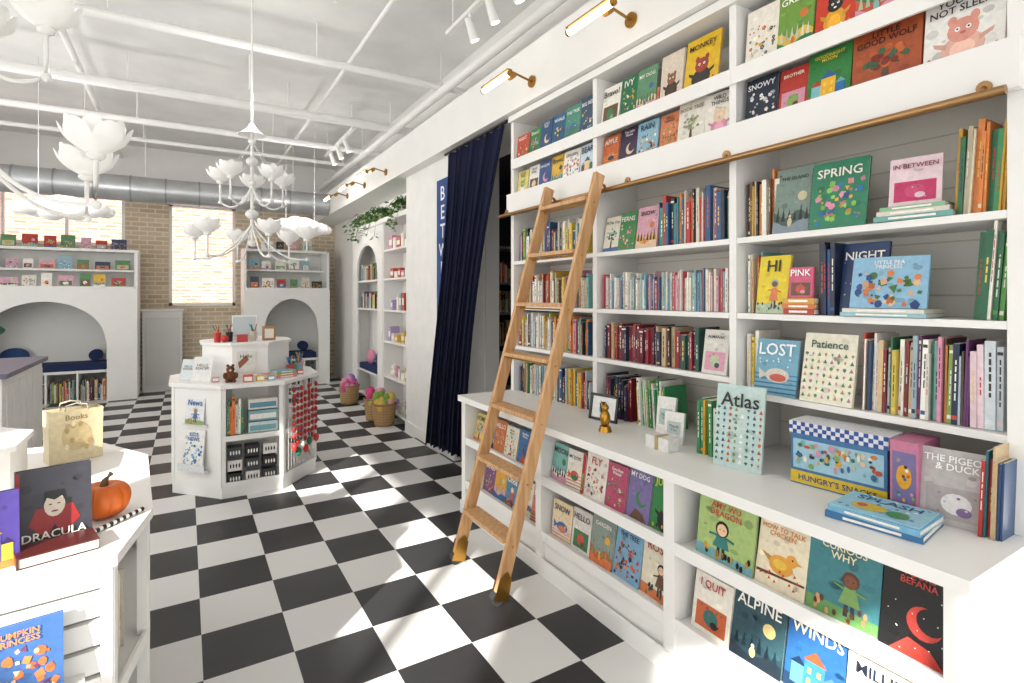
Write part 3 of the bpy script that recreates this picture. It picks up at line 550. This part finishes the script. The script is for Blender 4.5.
# ---------------------------------------------------------------- arched reading nooks at the back
def nook(name,x0,x1,a0,a1,spring,rise,ztop,zsh,Y=9.9):
    mb=MB(); M=Matrix.Translation((0,Y,0)); zp=zsh[0]
    arch_panel(mb,M,x0,x1,zp,a0,a1,spring,rise,0,.05,26)
    mb.box(x0,x1,.62,.66,0,ztop,C('e6e7e3'),M); mb.box(x0,x0+.04,.051,.619,0,ztop,WH,M); mb.box(x1-.04,x1,.051,.619,0,ztop,WH,M)
    mb.box(x0+.0405,x1-.0405,.0,.619,zp+.0005,zp+.03,WH,M)
    for z in zsh[1:]: mb.box(x0+.0405,x1-.0405,.3,.619,z,z+.03,WH,M)
    mb.box(x0,x1,.28,.66,ztop+.0005,ztop+.04,WH,M)
    mb.box(a0-.02,a1+.02,.1,.6,.42,.46,WH,M)
    n=4
    for k in range(n+1): x=a0+(a1-a0)*k/n; mb.box(x-.012,x+.012,.1,.6,0,.4195,WH,M)
    mb.obj(name)
    c=MB(); c.box(a0+.02,a1-.02,.1,.58,.461,.56,C('1d2b55'),M); c.cyl((a1-.18,.42,.65),(a1-.18,.56,.65),.085,.085,C('22305f'),n=16,M=M); c.sph((a0+.3,.5,.68),(.17,.06,.12),C('2f4a7a'),14,M); c.obj('bench_cushions',FABRIC)
    b=MB()
    for k in range(n):
        xa=a0+(a1-a0)*k/n+.03; spines(b,FR(xa,Y+.16,.001,0),(a1-a0)/n-.06,PALM,.2,.33,tmax=.04)
    b.obj('book_row',PAPER)
    for z in list(zsh)+[ztop+.01]:
        b=MB(); x=x0+.1; yy=Y+(.08 if z==zsh[0] else .33); 
        while x<x1-.25:
            w=R.uniform(.11,.2); h=R.uniform(.12,.2)
            cover(b,FR(x+w/2,yy,z+.031,0,8),w,h,.02,C(R.choice(['e9e4d8','b83a2b','2a3f5c','e0b43c','f4efe6','8ebbd0','5a8a5a','333333','d9a7b6','f4efe6','f4efe6','d8d2c4'])),R.choice(['char','hill','plain']),'')
            x+=w+R.uniform(.03,.08)
        b.obj('picture_book_row',PAPER)
nook('arched_reading_nook',-3.2,-.63,-2.42,-1.0,.85,.62,2.22,(1.66,1.92))
nook('arched_reading_nook',.82,2.19,1.12,2.0,.95,.55,2.32,(1.66,1.98))
mb=MB()
mb.box(-.6,-.05,10.5,10.6,0,1.30,C('e0e0dd')); mb.box(-.56,-.09,10.49,10.499,.1,1.2,C('d4d4d1')); mb.box(-.62,-.03,10.48,10.62,1.301,1.335,C('e6e6e3')); mb.obj('panelled_cabinet',bevel=.004)
mb=MB(); mb.box(-2.9,-1.22,5.62,6.98,0,.91); mb.box(-2.95,-1.18,5.58,7.02,.9105,.95,C('6a6678'))
for k in range(6): mb.box(-1.2195,-1.205,5.7+k*.21,5.87+k*.21,.1,.85,C('e4e3e0'))
mb.obj('checkout_desk',bevel=.003)
mb=MB(); mb.cyl((-1.45,6.1,.951),(-1.45,6.1,.98),.07,col=C('333333')); mb.tube([(-1.45,6.1,.98),(-1.45,6.1,1.2),(-1.4,6.05,1.3)],.008,C('333333')); mb.cyl((-1.4,6.05,1.34),(-1.36,6.0,1.25),.03,.08,C('3a6f5a'),n=16); mb.obj('desk_lamp',PAINT)
# ---------------------------------------------------------------- octagonal display islands
def inset(poly,k):
    cx=sum(p[0] for p in poly)/len(poly); cy=sum(p[1] for p in poly)/len(poly); return [(cx+(p[0]-cx)*k,cy+(p[1]-cy)*k) for p in poly]
def faceM(a,b):
    d=math.degrees(math.atan2(b[1]-a[1],b[0]-a[0])); return FR(a[0],a[1],0,d), math.hypot(b[0]-a[0],b[1]-a[1])
def island(poly,types,tier=None,tierz=1.17,zt=.87,oh=1.03):
    zu=zt-.03
    mb=MB(); mb.prism(inset(poly,.985),0,.09); mb.prism(inset(poly,oh),zu,zt); mb.prism(inset(poly,.6),.0905,zu-.0005,C('e6e4e0')); mb.prism(inset(poly,.97),.44,.46)
    n=len(poly)
    for i in range(n):
        a,b=poly[i],poly[(i+1)%n]; M,L=faceM(a,b); t=types[i%len(types)]
        mb.box(.005,.03,0.001,.03,.0905,zu-.0005,WH,M); mb.box(L-.03,L-.005,0.001,.03,.0905,zu-.0005,WH,M)
        if t=='panel': mb.box(.0305,L-.0305,.004,.02,.0905,zu-.0005,WH,M)
        if t=='slat':
            mb.box(.0305,L-.0305,.02,.03,.0905,zu-.0005,C('9a9894'),M)
            z=.1
            while z<zu-.02: mb.box(.0305,L-.0305,.0,.018,z,min(z+.062,zu-.001),WH,M); z+=.075
        if t in('open','wire'): mb.box(.0305,L-.0305,0,.012,.435,.475,WH,M); mb.box(.0305,L-.0305,0,.012,.0905,.12,WH,M)
    if tier: mb.prism(tier,zt+.0005,tierz-.02); mb.prism(inset(tier,1.06),tierz-.0195,tierz)
    mb.obj('octagonal_display_island')
P2=[(.23,4.66),(.67,4.66),(1.0,5.03),(1.0,5.47),(.67,5.84),(.23,5.84),(-.1,5.47),(-.1,5.03)]
T2=inset(P2,.6)
island(P2,['open','wire','open','open','open','open','open','panel'],T2)
Mf,L=faceM(P2[7],P2[0]); 
mb=MB(); mb.box(.12,.38,-.05,.0,.2,.215,C('dddddd'),Mf); mb.box(.12,.38,-.05,-.046,.215,.26,C('dfe3e6'),Mf); mb.box(.14,.36,-.02,-.001,.55,.56,C('dddddd'),Mf)
cover(mb,Mf@FR(.25,-.04,.22,0,6),.2,.3,.012,C('eeeeea'),'busy','KIDS\nNEWS',C('2a5fa8'),[C('7cb8d8'),C('3a6fa8'),C('2a5fa8'),C('5a8fb8')])
cover(mb,Mf@FR(.25,-.02,.562,0,6),.18,.2,.01,C('e6e8ea'),'kid','News',C('2a5fa8')); mb.obj('magazine_holder',PAPER)
mb=MB(); Mf,L=faceM(P2[0],P2[1])
mb.box(.05,.13,.13,.22,.476,.7,C('6fa85a'),Mf); spines(mb,Mf@FR(.04,.02,.476,0),.12,['f3efe4','3a8f5a','e9823f'],.2,.3,dep=.1)
for k in range(3): mb.box(.19,.4,.03,.14,.476+k*.09,.556+k*.09,C(['cfdee0','7cb0b8','e4dfd6'][k]),Mf); mb.fpoly([(.2,.49+k*.09),(.39,.49+k*.09),(.39,.53+k*.09),(.2,.53+k*.09)],.029,C(['7cb0b8','f4efe6','5a90a8'][k]),Mf)
for k in range(3):
    for j in range(3): 
        x=.045+.125*k
        mb.box(x,x+.1,.03,.14,.095+j*.1,.175+j*.1,C(['222428','e9e7e2','3a3f46'][(j+k)%3]),Mf)
        for q in range(4): mb.disc(x+.02+.02*q,.135+j*.1,.006,.018,.029,C(['f4f2ec','222428','f4f2ec'][(j+k)%3]),Mf,6)
mb.obj('stationery_boxes',PAPER)
mb=MB(); Mf,L=faceM(P2[1],P2[2])
for k in range(11): x=.05+k*.04; mb.tube([(x,-.012,.14),(x,-.012,.82)],.0022,C('e0dedb'),5,Mf)
for k in range(9): z=.16+k*.08; mb.tube([(.04,-.012,z),(.46,-.012,z)],.0022,C('e0dedb'),5,Mf)
for k in range(7):
    x=.1+.055*k; zt_=.78-.05*(k%2)
    for j in range(8): mb.sph((x,-.03,zt_-j*.055),(.015,.014,.024),C('b02a26'),8,Mf)
    mb.sph((x,-.035,zt_-.47),(.028,.022,.038),C(['c8322e','2f6f4f','e9e4d8'][k%3]),8,Mf)
mb.obj('wire_gift_rack',PAINT)
mb=MB(); z=1.171; 
mb.box(.34,.52,5.15,5.2,z,z+.02,C('dddddd')); M=FR(.43,5.17,z+.02,-8,15); mb.box(-.1,.1,0,.012,0,.2,C('e4e4e2'),M); mb.fpoly([(-.09,.012),(.09,.012),(.09,.185),(-.09,.185)],-.001,C('b9c3c8'),M); mb.obj('tablet_stand',CER)
mb=MB()
for k in (0,1,3):
    x=.22+.09*k; y=5.05+.05*(k%2); c=C(['c8322e','222222','e9823f','d4cfc0','8a6d4a'][k])
    mb.cyl((x,y-.02,z),(x,y-.02,z+.08),.024,.028,c,n=12)
    for q in range(5): mb.cyl((x+R.uniform(-.015,.015),y-.02,z+.07),(x+R.uniform(-.035,.035),y-.02+R.uniform(-.03,.03),z+.14),.004,col=C(R.choice(['d8402f','2a6fb0','f0b429','2f7f4f'])),n=6)
mb.box(.56,.66,5.03,5.09,z,z+.12,C('a97a4a')); mb.box(.575,.645,5.025,5.03,z+.02,z+.1,C('e3ddd0'))
mb.box(.36,.44,4.97,5.03,z,z+.06,C('b8322e')); mb.sph((.27,4.99,z+.03),.03,C('c8322e'),10); mb.obj('pencil_cups',PAPER)
mb=MB(); M=FR(.42,4.885,.93,0); mb.box(-.07,.07,0,.006,0,.17,C('e8e6e0'),M); mb.fpoly([(-.05,.03),(.02,.1),(.0,.14),(-.06,.08)],-.001,C('9a5a3a'),M); mb.text('Hello',0,.13,.1,.03,-.0015,C('444444'),M); mb.obj('small_sign',PAPER)
mb=MB(); z=.871
for (x,y,w,h,c,dg) in ((.1,4.93,.15,.2,'e4e4e2',-30),(.0,5.08,.12,.17,'cfd6da',-40)):
    M=FR(x,y,z,dg,14); mb.box(-w/2,w/2,0,.006,0,h,C(c),M); mb.text('HELLO\nREADER',0,h*.6,w*.7,h*.3,-.001,C('444444'),M); mb.box(-w/2,w/2,0,.06,0,.006,C(c),FR(x,y,z,dg))
mb.obj('tabletop_sign',PAPER)
stack('book_stack',.72,4.82,.87,[(.18,.13,.02,'d890a8'),(.17,.12,.02,'d8a83c'),(.16,.12,.018,'7cb0b8')],deg=20)
mb=MB()
for (x,y) in ((.78,5.03),(.86,5.13),(.78,5.16),(.9,5.28),(.92,5.42)):
    mb.cyl((x,y,.871),(x,y,.95),.03,.034,C(R.choice(['c8503f','7cb0b8','d8823f','d890a8'])),n=12)
    for q in range(7): mb.cyl((x,y,.93),(x+R.uniform(-.04,.04),y+R.uniform(-.04,.04),1.02),.004,col=C(R.choice(['d8402f','2a6fb0','f0b429','2f7f4f'])),n=6)
mb.obj('pencil_cups',PAPER)
mb=MB()
for (x,y,w,c) in ((.42,4.74,.07,'c8503f'),(.51,4.75,.06,'e0b449'),(.59,4.74,.05,'7cb0b8'),(.2,4.86,.05,'d890a8'),(.47,4.83,.05,'f3efe4'),(.56,4.83,.06,'d890a8'),(.85,4.98,.05,'c8503f')):
    mb.box(x-w/2,x+w/2,y-w/3,y+w/3,.871,.871+w*.8,C(c)); mb.box(x-w*.4,x+w*.4,y-w/3-.001,y-w/3,.88,.871+w*.6,C('f8f4ea'))
mb.obj('small_gift_boxes',PAPER)
mb=MB(); B=C('6a4028'); mb.sph((.3,4.8,.915),(.042,.042,.046),B); mb.sph((.3,4.8,.97),.03,B); mb.sph((.282,4.8,1.0),.012,B,8); mb.sph((.318,4.8,1.0),.012,B,8); mb.sph((.3,4.772,.966),.011,C('d8b08a'),8)
for q in (-1,1): mb.sph((.3+q*.04,4.78,.925),(.014,.018,.026),B,8); mb.sph((.3+q*.025,4.762,.885),(.016,.026,.014),B,8)
mb.obj('plush_bear',FABRIC)
# foreground island
TZ=.855
P1=[(-.95,1.70),(-.165,1.80),(-.100,2.13),(-.15,2.85),(-.36,3.22),(-1.05,3.28),(-1.4,2.85),(-1.4,2.05)]
T1=[(-.80+.31*math.cos(math.radians(22.5+45*k)),2.58+.31*math.sin(math.radians(22.5+45*k))) for k in range(8)]
island(P1,['slat','open','open','panel','panel','panel','panel','panel'],T1,1.04,TZ,1.012)
one_book('picture_book',-.312,1.945,TZ,.165,.215,'303038','dracula','DRACULA','e9e4d8',['8f1f1f','d9d2c4','8f1f1f','3a2a2a'],deg=14,lean=6,t=.03)
mb=MB(); px,py=-.222,2.12
def pk(u,v):
    a=2*math.pi*u; r=.073*abs(math.sin(math.pi*v))**.75*(1-.09*(1-abs(math.sin(5*a))**.6)); z=.056*math.cos(math.pi*v)*(1-.3*math.exp(-((v)/.12)**2))
    return (px+r*math.cos(a),py+r*math.sin(a),TZ+.057+z)
mb.surf(pk,100,20,C('dc6a1c')); mb.tube([(px,py,TZ+.090),(px+.004,py,TZ+.115),(px+.02,py-.005,TZ+.135)],[.014,.009,.008],C('6b5a35'),8); mb.obj('pumpkin',attr_mat('pumpkin_skin',.45,0,.2))
mb=MB(); M=FR(-.285,1.835,TZ+.001,16); mb.box(-.085,.085,0,.1,0,.003,C('3a1a1a'),M); mb.box(-.083,.083,.002,.098,.003,.026,C('d9cfb8'),M); mb.box(-.085,.085,0,.1,.026,.029,C('4a1a1a'),M); mb.box(-.085,-.08,0,.1,.003,.026,C('3a1a1a'),M)
for k in range(5): mb.fpoly([(-.082,.006+k*.004),(.082,.006+k*.004),(.082,.0068+k*.004),(-.082,.0068+k*.004)],.0018,C('a89c84'),M)
mb.obj('closed_book',PAPER)
one_book('picture_book',-.42,1.84,TZ,.11,.19,'4a3a8a','house','','f0b429',['d9823f','5a4aa0','e0b43c','3a2a6a'],deg=20,lean=5,t=.03)
mb=MB(); a=Vector((-.235,1.97,TZ+.008)); b=Vector((-.12,2.11,TZ+.008))
for k in range(16): mb.cyl(a+(b-a)*k/16,a+(b-a)*(k+1)/16,.007,col=C('1a1a1a') if k%2 else C('f4f4f0'),n=8)
mb.obj('striped_wand',PAINT)
mb=MB(); M=FR(-.395,2.90,TZ+.001,22); KR=C('dccda6')
mb.add([(-.09,0,0),(.09,0,0),(.09,.085,0),(-.09,.085,0),(-.093,-.002,.215),(.093,-.002,.215),(.093,.087,.215),(-.093,.087,.215)],[(0,3,2,1),(0,1,5,4),(1,2,6,5),(2,3,7,6),(3,0,4,7)],KR,M)
mb.add([(.091,.0,.0),(.091,.04,.05),(.0935,.04,.21),(.0935,.0,.21)],[(0,1,2,3)],C('b8a780'),M)
for y in (0,.085): mb.tube([(-.04,y,.21),(-.035,y,.235),(0,y,.243),(.035,y,.235),(.04,y,.21)],.003,C('efe6d0'),6,M)
mb.disc(0,.105,.05,.06,-.003,C('cdb988'),M); 
for k in range(12): mb.disc(R.uniform(-.045,.045),R.uniform(.05,.16),.008,.012,-.004-.0001*k,C(R.choice(['b89a60','e8dcb8','c0a878'])),M,7)
mb.text('Books',0,.185,.09,.022,-.003,C('9a8050'),M); mb.obj('kraft_gift_bag',PAPER,solid=.001)
one_book('picture_book',-.345,1.715,.565,.17,.19,'3a5f95','busy','PUMPKIN\nPRINCESS','e9823f',['d9733f','e0b890','6a3a5a','d9733f'],deg=9,lean=8)
mb=MB(); M=FR(-.345,1.765,.55,7.5); mb.box(-.12,.12,-.06,.012,0,.012,C('e4e3e0'),M); mb.box(-.12,.12,-.065,-.06,0,.03,C('e4e3e0'),M); mb.obj('slatwall_ledge')
mb=MB(); Mf,L=faceM(P1[1],P1[2]); spines(mb,Mf@FR(.05,.04,.462,0),L-.12,['f3efe4','d9d2c0','e4dfd4'],.18,.26,dep=.05); mb.obj('book_row',PAPER)
srow('book_row',-.95,2.75,2.55,1.04,PALM,.1,.2)
# ---------------------------------------------------------------- tulip chandeliers
def tulip(mb,c,r=.08,h=.075):
    x,y,z=c
    for lay,(k,off) in enumerate(((1,0),(.84,math.pi/6))):
        def f(u,v,k=k,off=off):
            a=2*math.pi*u+off; pet=abs(math.cos(3*(a-off)))**.7
            rr=r*k*(math.sin(min(1,v*1.15)*math.pi/2)**.7)*(1+.18*v*v)*(1+.12*v*(pet-.5)); hh=h*v*(1+.6*v*v*(pet-.5))*(1.0 if k==1 else 1.15)
            return (x+rr*math.cos(a),y+rr*math.sin(a),z+hh)
        mb.surf(f,60,8,WH,m=1)
    mb.sph((x,y,z),(.028,.028,.018),WH,10)
    mb.sph((x,y,z+.045),.016,C('fff4e0'),10,m=1)
def chandelier(x,y):
    mb=MB()
    mb.cyl((x,y,2.9),(x,y,3.99),.008,col=WH); mb.cyl((x,y,3.96),(x,y,3.995),.07,col=WH,n=20)
    mb.surf(lambda u,v:(x+(.02+.085*v**1.6)*math.cos(6.2832*u),y+(.02+.085*v**1.6)*math.sin(6.2832*u),2.92-.09*v),24,6,WH)
    mb.cyl((x,y,1.95),(x,y,2.92),.012,col=WH)
    for z,r in ((2.78,.03),(2.62,.045),(2.45,.03),(2.2,.05),(1.97,.035)): mb.sph((x,y,z),(r,r,r*.8),WH,14)
    for n,R1,z0,zt,ph in ((5,.24,2.42,2.42,.2),(6,.415,2.12,1.975,-.345)):
        for k in range(n):
            a=2*math.pi*k/n+ph; ca,sa=math.cos(a),math.sin(a); pts=[]
            for t in range(13):
                t/=12; r=R1*t; zz=z0+(zt-.13-z0)*t-.09*math.sin(math.pi*t)
                pts.append((x+r*ca,y+r*sa,zz))
            pts+=[(x+R1*ca,y+R1*sa,zt-.06),(x+R1*ca,y+R1*sa,zt+.03)]; mb.tube(pts,.0075,WH,8)
            mb.sph((x+R1*ca,y+R1*sa,zt-.13),.016,WH,8); tulip(mb,(x+R1*ca,y+R1*sa,zt+.03))
            if n==5: mb.tube([(x,y,2.78),(x+R1*.5*ca,y+R1*.5*sa,2.62),(x+R1*ca,y+R1*sa,zt)],.0025,WH,5)
    mb.obj('tulip_chandelier',[CER,SOFT])
chandelier(.45,4.75); chandelier(-.64,2.33)
def cloud(x,y,z,w):
    mb=MB()
    for k in range(16):
        t=(k+.5)/16; xx=x+(t-.5)*w; hh=math.sin(math.pi*t); mb.sph((xx,y+R.uniform(-.08,.08),z+R.uniform(-.02,.05)*hh),(.09+.05*hh,.09+.03*hh,.06+.06*hh),WH,14,m=1)
    for q in (-.25,.25): mb.cyl((x+q*w,y,z),(x+q*w,y,3.99),.003,col=WH,n=5)
    mb.obj('cloud_pendant_lamp',[CER,SOFT])
cloud(1.37,8.0,2.5,.75); cloud(-1.1,7.2,2.45,.75)
# ---------------------------------------------------------------- lights
def light(name,typ,loc,energy,rot=None,size=None,sizey=None,col=(1,1,1)):
    l=bpy.data.lights.new(name,typ); l.energy=energy; l.color=col
    if typ=='AREA': l.shape='RECTANGLE'; l.size=size; l.size_y=sizey
    if typ=='POINT': l.shadow_soft_size=size or .1
    o=bpy.data.objects.new(name,l); o.location=loc
    if rot is not None: o.rotation_euler=rot
    bpy.context.scene.collection.objects.link(o); return o
s=light('sun','SUN',(-6,-6,8),15,col=(1,.96,.9)); s.data.angle=math.radians(1.0)
s.rotation_euler=Vector((.72,.69,-.5)).to_track_quat('-Z','Y').to_euler()
light('window_light_front','AREA',(-.3,YB+.05,1.9),36,(math.radians(90),0,0),4.6,2.6,(1,.99,.98))
light('window_light_left','AREA',(XL+.05,-.9,2.0),20,(0,math.radians(-90),0),2.8,2.8,(1,.99,.98))
light('window_light_left_far','AREA',(XL+.05,5.5,2.1),112,(0,math.radians(-90),0),2.8,6,(1,.99,.96))  # added fill lamp for the back of the room; wall here has no window
for (x,y) in ((.45,4.75),(-.64,2.33)): light('chandelier_bulb','POINT',(x,y,3.05),11,size=.15,col=(1,.97,.93))
for (x,y) in ((1.37,7.6),(-1.1,6.8)): light('cloud_bulb','POINT',(x,y,2.75),18,size=.2,col=(1,.97,.93))
light('backroom_bulb','POINT',(3.5,4.6,2.5),5,size=.1,col=(1,.9,.75))
w=bpy.data.worlds.new('world'); bpy.context.scene.world=w; w.use_nodes=True; bg=w.node_tree.nodes['Background']; bg.inputs['Color'].default_value=(.95,.97,1,1); bg.inputs['Strength'].default_value=1.0
cam=bpy.data.cameras.new('camera'); co=bpy.data.objects.new('camera',cam); bpy.context.scene.collection.objects.link(co)
co.location=(0,0,1.55); co.rotation_euler=(math.radians(90),0,math.radians(-31.12)); cam.lens=36*540/1024; cam.shift_y=-.0444; cam.clip_start=.05
bpy.context.scene.camera=co
vs=bpy.context.scene.view_settings; vs.view_transform='Standard'; vs.exposure=.0
